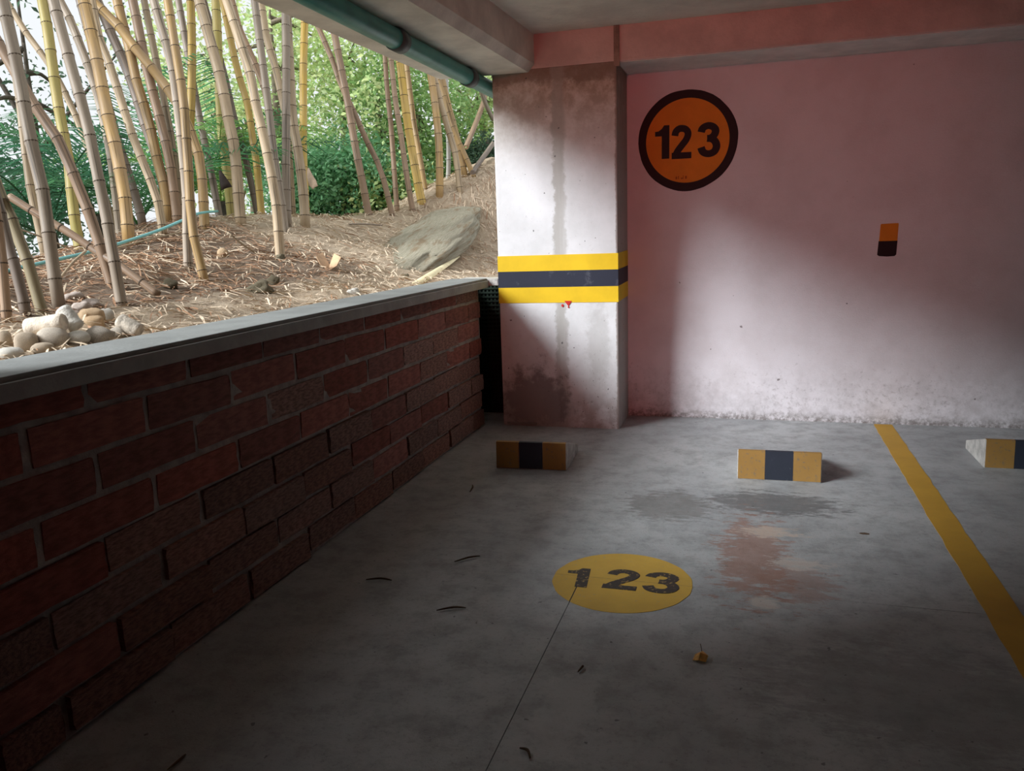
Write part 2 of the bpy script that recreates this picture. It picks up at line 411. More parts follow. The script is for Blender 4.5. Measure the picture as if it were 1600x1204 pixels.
sg = empty('bay_number_sign', (-.512, YB, 2.147)); sg.rotation_euler = (PI/2, 0, 0)
tag(sg, 'round orange painted sign reading 123 with black ring on the back wall', 'sign')
disc = mesh('disc', *poly_vf([(.325*math.cos(2*PI*i/72), .325*math.sin(2*PI*i/72)) for i in range(72)], 0, .0015), 'sign_orange', sg)
mesh('ring', *annulus(0, 0, .309, .370, 0, .0025, .006), 'sign_black', sg)
digit('1', -.770+.512, -.124, .150, .246, .001, .002, 'sign_black', sg)
digit('2', -.632+.512, -.130, .152, .246, .001, .002, 'sign_black', sg)
digit('3', -.437+.512, -.128, .166, .250, .001, .002, 'sign_black', sg)
simple('faint_ink', (.42, .10, .01), .7, .1)
for i, (dx, w_, h_) in enumerate(((-.085, .012, .020), (-.066, .006, .024), (-.045, .014, .010), (-.030, .005, .026), (-.014, .014, .022))):
    mesh('small_mark', *box_vf(dx, dx+w_, -.280, -.280+h_, .001, .002), 'faint_ink', sg)

mk = empty('wall_marker', (.918, YB, 1.36)); mk.rotation_euler = (PI/2, 0, 0)
tag(mk, 'small painted rectangle, orange over black, on the back wall', 'wall marking')
mesh('orange_half', *poly_vf([(-.058, 0), (.063, 0), (.066, .122), (.060, .125), (-.048, .122), (-.053, .117)], 0, .002), 'sign_orange', mk)
mesh('black_half', *poly_vf([(-.061, 0), (-.066, -.098), (-.054, -.107), (0, -.112), (.050, -.109), (.061, -.098), (.064, 0)], 0, .002), 'sign_black', mk)

def clip(poly, nx, ny, d):
    out = []
    for i in range(len(poly)):
        a, b = poly[i], poly[(i+1) % len(poly)]; da = a[0]*nx+a[1]*ny-d; db = b[0]*nx+b[1]*ny-d
        if da >= 0: out.append(a)
        if (da >= 0) != (db >= 0):
            t = da/(da-db); out.append((a[0]+(b[0]-a[0])*t, a[1]+(b[1]-a[1])*t))
    return out
fm = empty('bay_number_marking', (-.522, 3.25, 0))
tag(fm, 'yellow painted circle on the floor with worn black 123', 'floor marking')
cir = [(.301*math.cos(2*PI*i/80)*(1+.006*math.sin(5*i)), .300*math.sin(2*PI*i/80)) for i in range(80)]
jy, jx = 3.26-3.25, -.70+.522
pa = clip(cir, 0, 1, jy+.002); pb = clip(cir, 0, -1, -(jy-.002))
pcs = [pa, clip(pb, -1, 0, -(jx-.0025)), clip(pb, 1, 0, jx+.0025)]
mesh('paint_disc', *merge([poly_vf(p, .0002, .0016) for p in pcs]), 'circle_yellow', fm)
digit('1', -.772+.522, 3.148-3.25, .138, .195, .001, .0014, 'floor_black', fm, -.10, .18)
digit('2', -.600+.522, 3.163-3.25, .150, .207, .001, .0014, 'floor_black', fm, 0, .19)
digit('3', -.432+.522, 3.163-3.25, .156, .210, .001, .0014, 'floor_black', fm, 0, .19)

rn = random.Random(3); lp = []; rp = []
y = -2.0
while y < 6.40:
    lp.append((.886+rn.uniform(-.004, .004), y)); rp.append((1.016+rn.uniform(-.005, .005), y)); y += .11
lp.append((.890, 6.405)); rp.append((1.012, 6.405))
V = []; F = []
for (a, b) in zip(lp, rp): V += [(*a, .0018), (*b, .0018), (a[0], a[1], 0), (b[0], b[1], 0)]
for i in range(len(lp)-1):
    a, b = i*4, i*4+4; F += [(a, a+1, b+1, b), (a, b, b+2, a+2), (a+1, a+3, b+3, b+1)]
bl = mesh('bay_line', V, F, 'line_yellow'); tag(bl, 'yellow painted line dividing the parking bays', 'floor marking')

# ------------------------------------------------------------------ wheel stops
def wheel_stop(x0, y0, w, rz, label):
    t = empty('wheel_stop', (x0+w/2, y0, 0)); t.rotation_euler = (0, 0, rz)
    prof = [(0, 0), (.46, 0), (.46, .058), (.03, .178), (.008, .176)]
    V = [(s*w/2, yy, z) for s in (-1, 1) for yy, z in prof]; n = len(prof)
    F = [tuple(range(n)), tuple(range(n, 2*n))[::-1]]+[(i, i+n, (i+1) % n+n, (i+1) % n) for i in range(n)]
    b = mesh('body', V, F, 'stop_concrete', t); bevel(b, .006, 2)
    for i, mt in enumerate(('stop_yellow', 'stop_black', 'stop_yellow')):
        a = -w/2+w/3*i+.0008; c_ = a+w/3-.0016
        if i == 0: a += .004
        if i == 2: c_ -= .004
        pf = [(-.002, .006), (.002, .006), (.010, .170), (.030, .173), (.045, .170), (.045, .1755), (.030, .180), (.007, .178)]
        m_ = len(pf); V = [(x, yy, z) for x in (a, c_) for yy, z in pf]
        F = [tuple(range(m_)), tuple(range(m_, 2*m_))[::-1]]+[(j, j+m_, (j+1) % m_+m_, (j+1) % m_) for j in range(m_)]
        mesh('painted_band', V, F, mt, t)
    tag(t, label, 'wheel stop', 'concrete wheel stops'); return t
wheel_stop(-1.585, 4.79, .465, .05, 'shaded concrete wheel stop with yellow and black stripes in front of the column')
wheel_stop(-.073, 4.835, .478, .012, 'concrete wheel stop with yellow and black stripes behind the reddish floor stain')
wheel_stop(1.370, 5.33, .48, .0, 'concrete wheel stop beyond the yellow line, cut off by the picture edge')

# ------------------------------------------------------------------ ground bank outside
RIDGE = [(-6, 2.0, 1.32), (2.5, 2.1, 1.36), (3.87, 2.2, 1.405), (4.85, 2.4, 1.456), (5.79, 2.6, 1.62), (6.49, 2.6, 1.755), (7.47, 2.4, 1.755), (8.6, 2.1, 1.735), (9.2, 1.75, 1.80), (9.72, 1.35, 2.10), (10.2, 1.05, 2.36), (12, 1.1, 2.75), (30, 1.2, 3.0)]
def lerp_tab(y):
    for a, b in zip(RIDGE, RIDGE[1:]):
        if y <= b[0]:
            t = max(0, (y-a[0])/(b[0]-a[0])); return a[1]+(b[1]-a[1])*t, a[2]+(b[2]-a[2])*t
    return RIDGE[-1][1:]
def ss(t): t = max(0, min(1, t)); return t*t*(3-2*t)
from mathutils import noise as mn
def gz(x, y):
    d = max(0, -2.25-x); R = sum(lerp_tab(y+o)[0] for o in (-.25, 0, .25))/3; Z = sum(lerp_tab(y+o)[1] for o in (-.25, 0, .25))/3
    z0 = 1.07
    if d < R: t = d/R; z = z0+(Z-z0)*(.55*t+.45*ss(t))
    else: z = max(.45, Z-.30*ss((d-R)/1.2)*(d-R))
    if y > 8.8: # hill climbs away on the right
        z += .0
    nz = mn.noise(Vector((x*1.7, y*1.7, 0)))*.05+mn.noise(Vector((x*5, y*5, 3)))*.022+mn.noise(Vector((x*13, y*13, 9)))*.008
    return z+nz*min(1, d*2.2+.05)
def hit(u, v, lift=0.0, d0=.05, dmax=6.0):
    """first point where the line of sight through a photo pixel comes down to the bank"""
    r = ray(u, v); t = (-2.25-d0)/r.x; best = None
    while True:
        p = CP+r*t
        if -2.25-p.x > dmax: break
        h = p.z-gz(p.x, p.y)-lift
        if best is None or h < best[0]: best = (h, p.copy())
        if h <= 0: return p
        t += .02
    return best[1]
ds = [i*.06 for i in range(64)]+[3.84+.25*i for i in range(1, 12)]+[6.6+1.6*i for i in range(1, 22)]
ys = [-8+.6*i for i in range(15)]+[1.0+.07*i for i in range(150)]+[11.5+1.2*i for i in range(1, 25)]
V = [(-2.25-d, y, gz(-2.25-d, y)) for d in ds for y in ys]; ny = len(ys)
F = [(i*ny+j, i*ny+j+1, (i+1)*ny+j+1, (i+1)*ny+j) for i in range(len(ds)-1) for j in range(ny-1)]
k = NT('soil', .95); v = k.coord(); n1 = k.noise(v, 2.2, 6); n2 = k.noise(v, 24, 8, .75); n3 = k.noise(v, 70, 4, .7)
c = k.mix(k.ramp(n1, .3, .7), (.54, .42, .29), (.68, .555, .41)); c = k.mix(k.ramp(n2, .4, .65), k.mix(.5, c, (.40, .295, .20)), c)
c = k.mix(k.math('MULTIPLY', k.ramp(n3, .55, .7), .5), c, (.52, .42, .30))
X = k.xyz(); mould_shade = k.math('MULTIPLY', k.ramp(k.math('ADD', X[1], k.math('MULTIPLY', n2, 1.2)), 6.2, 7.2, 1, 0), k.ramp(k.math('ADD', X[0], k.math('MULTIPLY', n1, .6)), -2.95, -2.55, 1, 0)); c = k.mix(k.math('MULTIPLY', mould_shade, .8), c, (.17, .115, .08))  # leaf mould, with the shade between the left culms put into its colour
far = k.ramp(X[0], -9, -6.5, 1, 0); c = k.mix(k.math('MULTIPLY', far, .8), c, (.12, .15, .05))
k.col(c).bump(k.math('ADD', n2, n3), .7, .03); M['soil'] = k.m
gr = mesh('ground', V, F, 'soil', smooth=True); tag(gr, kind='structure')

# leaf litter and straw on the bank: uncountable
rn = random.Random(11); V = []; F = []; CL = []
for i in range(15000):
    y = rn.uniform(1.65, 10.4); R, Z = lerp_tab(y); d = rn.uniform(.10, R+.6)
    if rn.random() < .35 and y > 6.3: continue
    x = -2.25-d; z = gz(x, y)
    ln = rn.uniform(.04, .17)*(1.35 if d > 1.2 and y < 6.2 else .8); w = rn.uniform(.002, .006); a = rn.uniform(0, 2*PI); tl = rn.uniform(-.3, .45); rl = rn.uniform(-1, 1)
    dx, dy = math.cos(a)*ln/2, math.sin(a)*ln/2; nx, nyv = -math.sin(a)*w, math.cos(a)*w
    b = len(V); zz = rn.uniform(.004, .02); up = abs(tl)*ln*.35
    for s, lift in ((-1, 0), (0, up*.7+.006), (1, up*(1.4 if tl > 0 else .4))):
        ww = 1 if s == 0 else .45
        px, py = x+dx*s, y+dy*s; g = gz(px, py)+zz+lift
        V += [(px-nx*ww, py-nyv*ww, g-rl*w*.5), (px+nx*ww, py+nyv*ww, g+rl*w*.5)]
    F += [(b, b+1, b+3, b+2), (b+2, b+3, b+5, b+4)]
    t = rn.random(); dk = rn.random() < (.66 if y < 6.2 and d > .8 else .15)  # more dark leaves among the left culms, partly standing in for shade
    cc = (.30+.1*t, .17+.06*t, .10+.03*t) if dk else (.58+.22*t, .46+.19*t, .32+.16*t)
    CL += [(*cc, 1)]*6
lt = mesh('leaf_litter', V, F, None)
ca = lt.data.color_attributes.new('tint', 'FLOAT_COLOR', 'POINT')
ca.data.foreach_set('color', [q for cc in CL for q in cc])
def attr_mat(name, rough=.85, trans=0.0):
    k = NT(name, rough); a = k.n('ShaderNodeAttribute'); a.attribute_name = 'tint'; k.col(a.outputs['Color'])
    if trans:
        tr = k.n('ShaderNodeBsdfTranslucent'); k.l(a.outputs['Color'], tr.inputs[0]); mx = k.n('ShaderNodeMixShader'); mx.inputs[0].default_value = trans
        k.l(k.b.outputs[0], mx.inputs[1]); k.l(tr.outputs[0], mx.inputs[2]); k.l(mx.outputs[0], k.t.nodes['Material Output'].inputs[0])
    M[name] = k.m
attr_mat('litter'); attr_mat('leaf', .55, .55)
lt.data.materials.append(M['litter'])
tag(lt, 'dry bamboo leaves and straw littering the soil bank', 'leaf litter', kind='stuff')

# ------------------------------------------------------------------ bamboo
def culm_mat(name, c1, c2, groove):
    k = NT(name, .5); tc = k.n('ShaderNodeTexCoord'); oi = k.n('ShaderNodeObjectInfo')
    def mp(s):
        x = k.n('ShaderNodeMapping'); x.inputs['Scale'].default_value = s; k.l(tc.outputs['UV'], x.inputs[0])
        y_ = k.n('ShaderNodeVectorMath', operation='ADD'); k.l(x.outputs[0], y_.inputs[0]); k.l(oi.outputs['Random'], y_.inputs[1]); return y_.outputs[0]
    def nz(vec, sc, det):
        x = k.n('ShaderNodeTexNoise'); x.inputs['Scale'].default_value = sc; x.inputs['Detail'].default_value = det; k.l(vec, x.inputs['Vector']); return x.outputs['Fac']
    st = nz(mp((11, .9, 1)), 1.6, 4); bl = nz(mp((1.5, 1.6, 1)), 2.0, 4); sp = nz(mp((9, 9, 1)), 3, 4)
    c = k.mix(k.ramp(bl, .3, .7), c1, c2)
    c = k.mix(k.math('MULTIPLY', k.ramp(st, .57, .64), groove), c, tuple(x*.30 for x in c1))
    c = k.mix(k.math('MULTIPLY', k.ramp(st, .25, .42, 1, 0), .25), c, tuple(min(1, x*1.5) for x in c1))
    c = k.mix(k.math('MULTIPLY', k.ramp(sp, .62, .72), .35), c, (.25, .20, .15))
    h = k.n('ShaderNodeHueSaturation'); k.l(k.ramp(oi.outputs['Random'], 0, 1, .62, .88), h.inputs['Value']); h.inputs['Saturation'].default_value = .95; k.l(c, h.inputs['Color'])
    k.col(h.outputs[0]); M[name] = k.m
culm_mat('tan', (.56, .42, .26), (.46, .34, .21), .8)
culm_mat('grey', (.46, .37, .275), (.39, .305, .225), .75)
culm_mat('dark', (.33, .26, .205), (.27, .205, .16), .75)
culm_mat('gold', (.66, .41, .14), (.55, .37, .19), .75)
culm_mat('yellow', (.70, .45, .07), (.66, .45, .14), .5)
culm_mat('green', (.52, .44, .12), (.60, .47, .16), .5)
culm_mat('brown', (.48, .31, .19), (.39, .26, .165), .75)
culm_mat('olive', (.44, .36, .20), (.50, .40, .24), .6)
culm_mat('white', (.75, .72, .66), (.65, .60, .52), .4)
simple('node_dark', (.085, .06, .04), .8, .3, 20)
def ring_mesh():
    me = bpy.data.meshes.new('node_ring'); V = []; F = []; n = 12
    prof = [(1.0, -.09), (1.07, -.03), (1.075, .03), (1.0, .09)]
    for j in range(n):
        a = 2*PI*j/n; V += [(r*math.cos(a), r*math.sin(a), z) for r, z in prof]
    for j in range(n):
        a, b = j*4, ((j+1) % n)*4; F += [(a+i, b+i, b+i+1, a+i+1) for i in range(3)]
    me.from_pydata(V, [], F); me.polygons.foreach_set('use_smooth', [True]*len(F)); me.materials.append(M['node_dark']); return me
RING = ring_mesh()
COLN = {'tan': 'tan', 'grey': 'grey-tan', 'dark': 'dark grey', 'gold': 'golden', 'yellow': 'golden yellow', 'green': 'yellow-green', 'brown': 'brown', 'olive': 'greenish tan', 'white': 'whitish'}
def culm(pix, wpx, colr, label, base=None, back=0.0, lean=0.0, ext=1.6, name='bamboo_culm', group='bamboo culms on the bank', nodes=True, sink=.06, gap=.215):
    """pix: photo pixels from the foot upwards; the culm stands on the bank at its foot"""
    B = hit(*pix[0]) if base is None else base
    if back: B = B+Vector((B.x, B.y, 0)).normalized()*back; B.z = gz(B.x, B.y)
    dep = (B-CP).dot(AZ); P = [B-Vector((0, 0, sink))]
    for i, (u, v) in enumerate(pix[1:]):
        r = ray(u, v); p = CP+r*(dep*(1+lean*(i+1)))
        if i == 0 and p.z < B.z+.05: continue
        P.append(p)
    dv = (P[-1]-P[-2]).normalized()
    if ext: P.append(P[-1]+dv*ext)
    pts = catmull(P, 7)
    rad = wpx/FPX*dep/2
    root = mesh(name, [], [], colr)
    # resample by arc length so every node sits on a ring of vertices
    acc = [0]
    for a, b in zip(pts, pts[1:]): acc.append(acc[-1]+(b-a).length)
    Ltot = acc[-1]
    def at(s):
        import bisect
        i = min(max(bisect.bisect(acc, s)-1, 0), len(pts)-2); t = (s-acc[i])/max(1e-6, acc[i+1]-acc[i]); return pts[i].lerp(pts[i+1], t)
    rn = random.Random(int(pix[0][0]*31+pix[-1][0]*7)); s = rn.uniform(.05, gap); ns = []
    while s < Ltot-.02: ns.append(s); s += gap*rn.uniform(.88, 1.14)
    st = [0]
    for s in ns: st += [s-.02, s-.006, s+.006, s+.02]
    st.append(Ltot); st = sorted(x for x in st if 0 <= x <= Ltot)
    ctr = [at(x) for x in st]; rr = []
    for x in st:
        dn = min([abs(x-q) for q in ns]+[9]); rr.append(rad*(1-.10*x/max(Ltot, 3))*(1.07 if dn < .01 else 1.0))
    seg = 12; V, F = tube_vf(ctr, rr, seg)
    me = root.data; me.clear_geometry(); me.from_pydata([tuple(q-B) for q in V], [], F)
    uv = me.uv_layers.new(name='UVMap'); ul = uv.data
    for p in me.polygons:
        p.use_smooth = len(p.vertices) == 4
        js = [vi % seg for vi in p.vertices]; wrap = (max(js) == seg-1 and min(js) == 0)
        for li, vi in zip(p.loop_indices, p.vertices):
            j = vi % seg
            ul[li].uv = ((seg if wrap and j == 0 else j)/seg, st[min(vi//seg, len(st)-1)])
    root.location = B
    if nodes:
        for s in ns:
            q = at(s)
            if q.z > 4.4: break
            t = (at(min(s+.02, Ltot))-at(max(s-.02, 0))).normalized(); r_ = rad*(1-.10*s/max(Ltot, 3))
            o = bpy.data.objects.new('node_ring', RING); C.objects.link(o); o.parent = root
            o.location = q-B; o.rotation_mode = 'QUATERNION'; o.rotation_quaternion = t.to_track_quat('Z', 'Y'); o.scale = (r_*1.03, r_*1.03, max(.06, r_*1.5)*.9)
    tag(root, label, 'bamboo', group); return root
# (foot ... top pixels, width in px, tone)
CULMS = [
 ([(10, 505), (6, 440), (0, 375), (-8, 320)], 15, 'brown', 0),
 ([(41, 494), (30, 435), (15, 392), (0, 330), (-14, 280)], 16, 'dark', 0),
 ([(69, 492), (50, 430), (32, 380), (15, 335), (0, 302), (-12, 270)], 17, 'olive', 0),
 ([(93, 480), (82, 412), (75, 357), (66, 295), (52, 237), (40, 175), (27, 105), (14, 45), (4, 0)], 19, 'grey', 0),
 ([(72, 402), (60, 350), (48, 297), (37, 212), (30, 150), (20, 90), (10, 30)], 12, 'tan', .25),
 ([(176, 450), (172, 435), (155, 380), (140, 335), (120, 285), (97, 230), (75, 195), (52, 162), (25, 115)], 17, 'brown', 0),
 ([(123, 372), (116, 337), (110, 280), (107, 250), (95, 187), (85, 125), (75, 50), (66, 0)], 16, 'green', .1),
 ([(191, 478), (180, 417), (172, 375), (165, 330), (152, 270), (135, 187), (117, 125), (100, 62), (83, 0)], 17, 'grey', 0),
 ([(188, 370), (180, 297), (170, 225), (150, 140), (125, 70), (110, 32), (93, 0)], 13, 'grey', .2),
 ([(183, 352), (165, 310), (140, 240), (122, 190), (104, 150), (80, 105), (40, 50), (12, 5)], 10, 'tan', .5),
 ([(201, 380), (200, 365), (196, 317), (182, 237), (167, 175), (155, 112), (142, 50), (131, 0)], 19, 'gold', 0),
 ([(226, 366), (216, 320), (200, 270), (183, 215), (168, 160)], 13, 'dark', .5),
 ([(255, 372), (250, 330), (237, 287), (212, 225), (195, 175), (175, 112), (152, 50), (145, 10)], 13, 'tan', .1),
 ([(264, 362), (258, 297), (245, 245), (232, 187), (213, 125), (205, 87), (192, 37), (183, 0)], 15, 'gold', .25),
 ([(269, 358), (257, 297), (242, 237), (225, 190), (210, 140), (195, 100), (175, 55), (158, 15)], 15, 'dark', .5),
 ([(278, 352), (272, 300), (265, 250), (250, 187), (237, 137), (225, 87), (215, 37), (207, 0)], 15, 'brown', .05),
 ([(290, 346), (277, 275), (267, 212), (255, 150), (245, 100), (235, 50), (225, 0)], 11, 'tan', .45),
 ([(293, 420), (292, 355), (291, 297), (284, 225), (277, 162), (268, 100), (254, 50), (240, 0)], 14, 'grey', 0),
 ([(322, 440), (307, 387), (299, 345), (296, 290), (292, 225), (286, 150), (277, 95), (270, 50), (262, 0)], 14, 'gold', 0),
 ([(293, 332), (294, 260), (297, 200), (299, 150), (300, 75), (298, 0)], 13, 'yellow', .5),
 ([(319, 357), (317, 297), (312, 250), (300, 212), (282, 170), (252, 125), (215, 80), (180, 35), (143, 0)], 15, 'gold', 0),
 ([(344, 334), (330, 270), (318, 215), (308, 165), (300, 120)], 11, 'dark', .4),
 ([(361, 332), (355, 270), (347, 212), (342, 125), (340, 62), (337, 0)], 14, 'green', .5),
 ([(376, 352), (373, 310), (367, 237), (357, 187), (345, 125), (328, 62), (311, 0)], 17, 'tan', 0),
 ([(405, 334), (387, 262), (375, 217), (364, 175), (350, 113), (335, 60)], 10, 'dark', .55),
 ([(409, 338), (401, 257), (394, 212), (387, 164), (372, 113), (361, 65), (350, 10)], 11, 'yellow', .3),
 ([(438, 403), (435, 360), (431, 315), (423, 268), (412, 214), (401, 169), (392, 121), (375, 65), (354, 0)], 15, 'tan', 0),
 ([(441, 336), (425, 220), (418, 158), (406, 118), (373, 42), (362, 0)], 11, 'brown', .6),
 ([(446, 362), (440, 317), (430, 254), (423, 198), (415, 133), (406, 65), (398, 5)], 12, 'grey', 0),
 ([(456, 334), (448, 200), (438, 140), (430, 105), (417, 60), (408, 5)], 12, 'tan', .5),
 ([(449, 356), (447, 282), (447, 226), (447, 155), (447, 85), (446, 20)], 13, 'grey', .05),
 ([(477, 354), (475, 317), (471, 275), (464, 226), (457, 183), (453, 113), (450, 60)], 15, 'tan', 0),
 ([(478, 340), (474, 246), (474, 183), (474, 113), (476, 30)], 12, 'yellow', .3),
 ([(614, 337), (602, 290), (590, 254), (573, 220), (553, 175), (533, 133), (519, 93), (497, 42)], 9, 'brown', 0),
 ([(577, 339), (567, 288), (556, 234), (545, 169), (533, 107), (522, 50)], 12, 'brown', .1),
 ([(621, 338), (615, 254), (611, 198), (605, 141), (601, 80)], 8, 'brown', .3),
 ([(646, 336), (635, 271), (627, 215), (618, 158), (610, 85)], 9, 'brown', .1),
 ([(661, 327), (652, 282), (641, 220), (632, 158), (624, 90)], 13, 'yellow', .1),
 ([(666, 318), (655, 240), (646, 186), (635, 100)], 9, 'gold', .4),
 ([(687, 316), (687, 268), (685, 212), (679, 158), (672, 110)], 12, 'gold', .1),
 ([(701, 312), (701, 250), (700, 198), (697, 120)], 7, 'white', .6),
 ([(727, 284), (717, 234), (708, 195), (697, 155), (689, 118)], 12, 'gold', .15),
 ([(720, 300), (711, 240), (697, 192), (683, 141), (678, 120)], 10, 'tan', .0),
 ([(743, 287), (728, 246), (714, 215), (703, 180), (694, 150)], 8, 'gold', .1),
]
ORD = ['first', 'second', 'third', 'fourth', 'fifth', 'sixth', 'seventh', 'eighth', 'ninth', 'tenth', 'eleventh', 'twelfth', 'thirteenth', 'fourteenth', 'fifteenth']
ORD += ['sixteenth', 'seventeenth', 'eighteenth', 'nineteenth', 'twentieth']+['twenty-'+x for x in ORD[:9]]+['thirtieth']+['thirty-'+x for x in ORD[:9]]+['fortieth']+['forty-'+x for x in ORD[:9]]
for rank, (pix, w, tone, bk) in enumerate(sorted(CULMS, key=lambda q: q[0][0][0])):
    du = pix[-1][0]-pix[0][0]; ln_ = 'nearly upright' if abs(du) < 22 else ('leaning far left' if du < -90 else 'leaning left' if du < 0 else 'leaning right')
    thick = 'thick' if w >= 16 else 'slender' if w <= 11 else 'medium-thick'
    culm(pix, w, tone, f'{thick} {COLN[tone]} bamboo culm, {ln_}, {ORD[rank]} from the left by its foot', back=bk)

# fallen and leaning sticks
def stick(pix, lifts, wpx, colr, label, name, cat, ext=0, nodes=False, gap=.2, grp=None):
    P = [hit(u, v, l) for (u, v), l in zip(pix, lifts)]
    return P
def pole_at(pixd, wpx, colr, label, name, cat, nodes=True, gap=.2, group=None):
    """pixd: (u, v, d) points at a given distance d behind the wall"""
    P = []
    for u, v, d in pixd: r = ray(u, v); P.append(CP+r*((-2.25-d)/r.x))
    B = P[0]; o = mesh(name, [], [], colr); dep = (sum(P, Vector())/len(P)-CP).dot(AZ); rad = wpx/FPX*dep/2
    pts = catmull(P, 6); V, F = tube_vf(pts, rad, 10); o.data.clear_geometry(); o.data.from_pydata([tuple(q-B) for q in V], [], F)
    uv = o.data.uv_layers.new(name='UVMap')
    for p in o.data.polygons:
        p.use_smooth = len(p.vertices) == 4
        for li, vi in zip(p.loop_indices, p.vertices): uv.data[li].uv = ((vi % 10)/10, (vi//10)*.1)
    o.location = B
    if nodes:
        acc = 0; nxt = gap*.6
        for a, b in zip(pts, pts[1:]):
            L_ = (b-a).length
            while acc+L_ > nxt:
                q = a.lerp(b, (nxt-acc)/L_); r = bpy.data.objects.new('node_ring', RING); C.objects.link(r); r.parent = o
                r.location = q-B; r.rotation_mode = 'QUATERNION'; r.rotation_quaternion = (b-a).normalized().to_track_quat('Z', 'Y'); r.scale = (rad*1.03, rad*1.03, .05)
                nxt += gap
            acc += L_
    tag(o, label, cat, group); return o
def on_bank(u, v): p = hit(u, v, .03); return -2.25-p.x
dA = on_bank(245, 458)
pole_at([(247, 460, dA), (190, 417, dA+.22), (150, 392, dA+.4), (110, 365, dA+.55), (55, 332, dA+.75), (15, 307, dA+.9)], 12, 'brown', 'fallen brown bamboo pole lying aslant behind the stone pile', 'fallen_bamboo_pole', 'bamboo')
dB = on_bank(742, 268)
pole_at([(738, 270, dB), (752, 250, dB+.05), (772, 222, dB+.1)], 8, 'dark', 'short dark stick slanting up to the right on the mound', 'dead_stick', 'stick', False, group='dead sticks on the mound')
pole_at([(728, 230, dB+.4), (742, 196, dB+.4), (754, 164, dB+.4), (760, 140, dB+.4)], 8, 'brown', 'brown dead stick rising beside the column below the pipe', 'dead_stick', 'stick', False, group='dead sticks on the mound')
pole_at([(772, 190, dB+.3), (760, 165, dB+.3), (750, 138, dB+.3)], 7, 'grey', 'grey dead stick leaning left against the column edge', 'dead_stick', 'stick', False, group='dead sticks on the mound')
pole_at([(703, 312, 1.6), (716, 285, 1.65), (724, 262, 1.7)], 4, 'dark', 'thin dark twig between golden culms on the mound', 'dead_stick', 'stick', False, group='dead sticks on the mound')
d1 = on_bank(93, 437)
pole_at([(93, 436, d1), (112, 412, d1+.06), (134, 392, d1+.12)], 4, 'tan', 'bent pale branch lying on litter between the left culms', 'fallen_branch', 'branch', False, group='branches on the bank')
d1 = on_bank(185, 388)
pole_at([(183, 387, d1), (240, 372, d1+.05), (300, 358, d1+.1), (365, 334, d1+.2)], 2.6, 'tan', 'long thin pale cane lying below the turquoise hose', 'fallen_branch', 'branch', False, group='branches on the bank')
d1 = on_bank(395, 392)
pole_at([(400, 395, d1), (378, 381, d1+.05), (360, 366, d1+.1)], 3, 'tan', 'short pale twig right of the cut stump', 'fallen_branch', 'branch', False, group='branches on the bank')
for (u0, v0, u1, v1, lb_) in ((545, 350, 597, 352, 'thin dry cane at the crest of the bank below two leaning culms'), (20, 354, 110, 388, 'thin grey branch crossing behind the leftmost culms')):
    d1 = on_bank(u0, v0); d2 = on_bank(u1, v1)
    pole_at([(u0, v0, d1), ((u0+u1)/2, (v0+v1)/2-1, (d1+d2)/2), (u1, v1, d2)], 2.6, 'grey', lb_, 'fallen_branch', 'branch', False, group='branches on the bank')
# turquoise hose
simple('hose', (.20, .52, .52), .4, .08)
h0 = 1.75
def hose_pts(pix):
    P = []
    for u, v, d in pix: r = ray(u, v); P.append(CP+r*((-2.25-d)/r.x))
    return P
hp = hose_pts([(8, 424, 1.85), (50, 414, 1.87), (100, 403, 1.9), (150, 391, 1.95), (200, 376, 2.0), (250, 359, 2.05), (290, 342, 2.1), (312, 333, 2.15), (340, 330, 2.35)])
ho = mesh('garden_hose', *tube_vf(catmull(hp, 6), .011, 8), 'hose', smooth=True); tag(ho, 'turquoise hose strung along the bank among bamboo feet', 'hose')

# ------------------------------------------------------------------ stones and rubble behind the wall
def stone_mat(name, c, var=.25): simple(name, c, .9, var, 22, .6, 70, rnd=.06)
stone_mat('stone_pale', (.70, .61, .50)); stone_mat('stone_white', (.82, .76, .67)); stone_mat('stone_tan', (.64, .45, .27)); stone_mat('stone_sand', (.58, .47, .35)); stone_mat('stone_grey', (.58, .51, .42), .4); stone_mat('stone_pink', (.60, .50, .43), .35)
def rock_mesh(seed, rough=.12, sub=3, power=1.0):
    bm = bmesh.new(); bmesh.ops.create_icosphere(bm, subdivisions=sub, radius=1)
    off = Vector((seed*3.1, seed*1.7, seed*.9))
    for w in bm.verts:
        n = w.co.normalized(); q = Vector([math.copysign(abs(c_)**power, c_) for c_ in n])
        w.co = q*(1+rough*2*mn.noise(n*1.1+off)+rough*mn.noise(n*3+off)+rough*.35*mn.noise(n*8+off))
    me = bpy.data.meshes.new('stone'); bm.to_mesh(me); bm.free(); me.polygons.foreach_set('use_smooth', [True]*len(me.polygons)); return me
def stone(u, v, wpx, hpx, mat, label, seed, rough=.1, depth=.8, power=.9, tilt=0.0):
    dep0 = 3.4; r0 = hpx/FPX*dep0/2
    p = hit(u, v, r0*.62, .03); dep = (p-CP).dot(AZ)
    rx, rz = wpx/FPX*dep/2*1.06, hpx/FPX*dep/2*1.15
    me = rock_mesh(seed, rough, 3, power); me.materials.append(M[mat])
    o = bpy.data.objects.new('stone', me); C.objects.link(o)
    o.location = p+Vector((p.x, p.y, 0)).normalized()*(rx*.1); o.scale = (rx, rx*depth, rz)
    yaw = math.atan2(-p.x, p.y); o.rotation_euler = (0, tilt, yaw)
    tag(o, label, 'stone', 'stones piled behind the brick wall'); return o
def Z(x, y): return x/6.667, 440+y/6.667
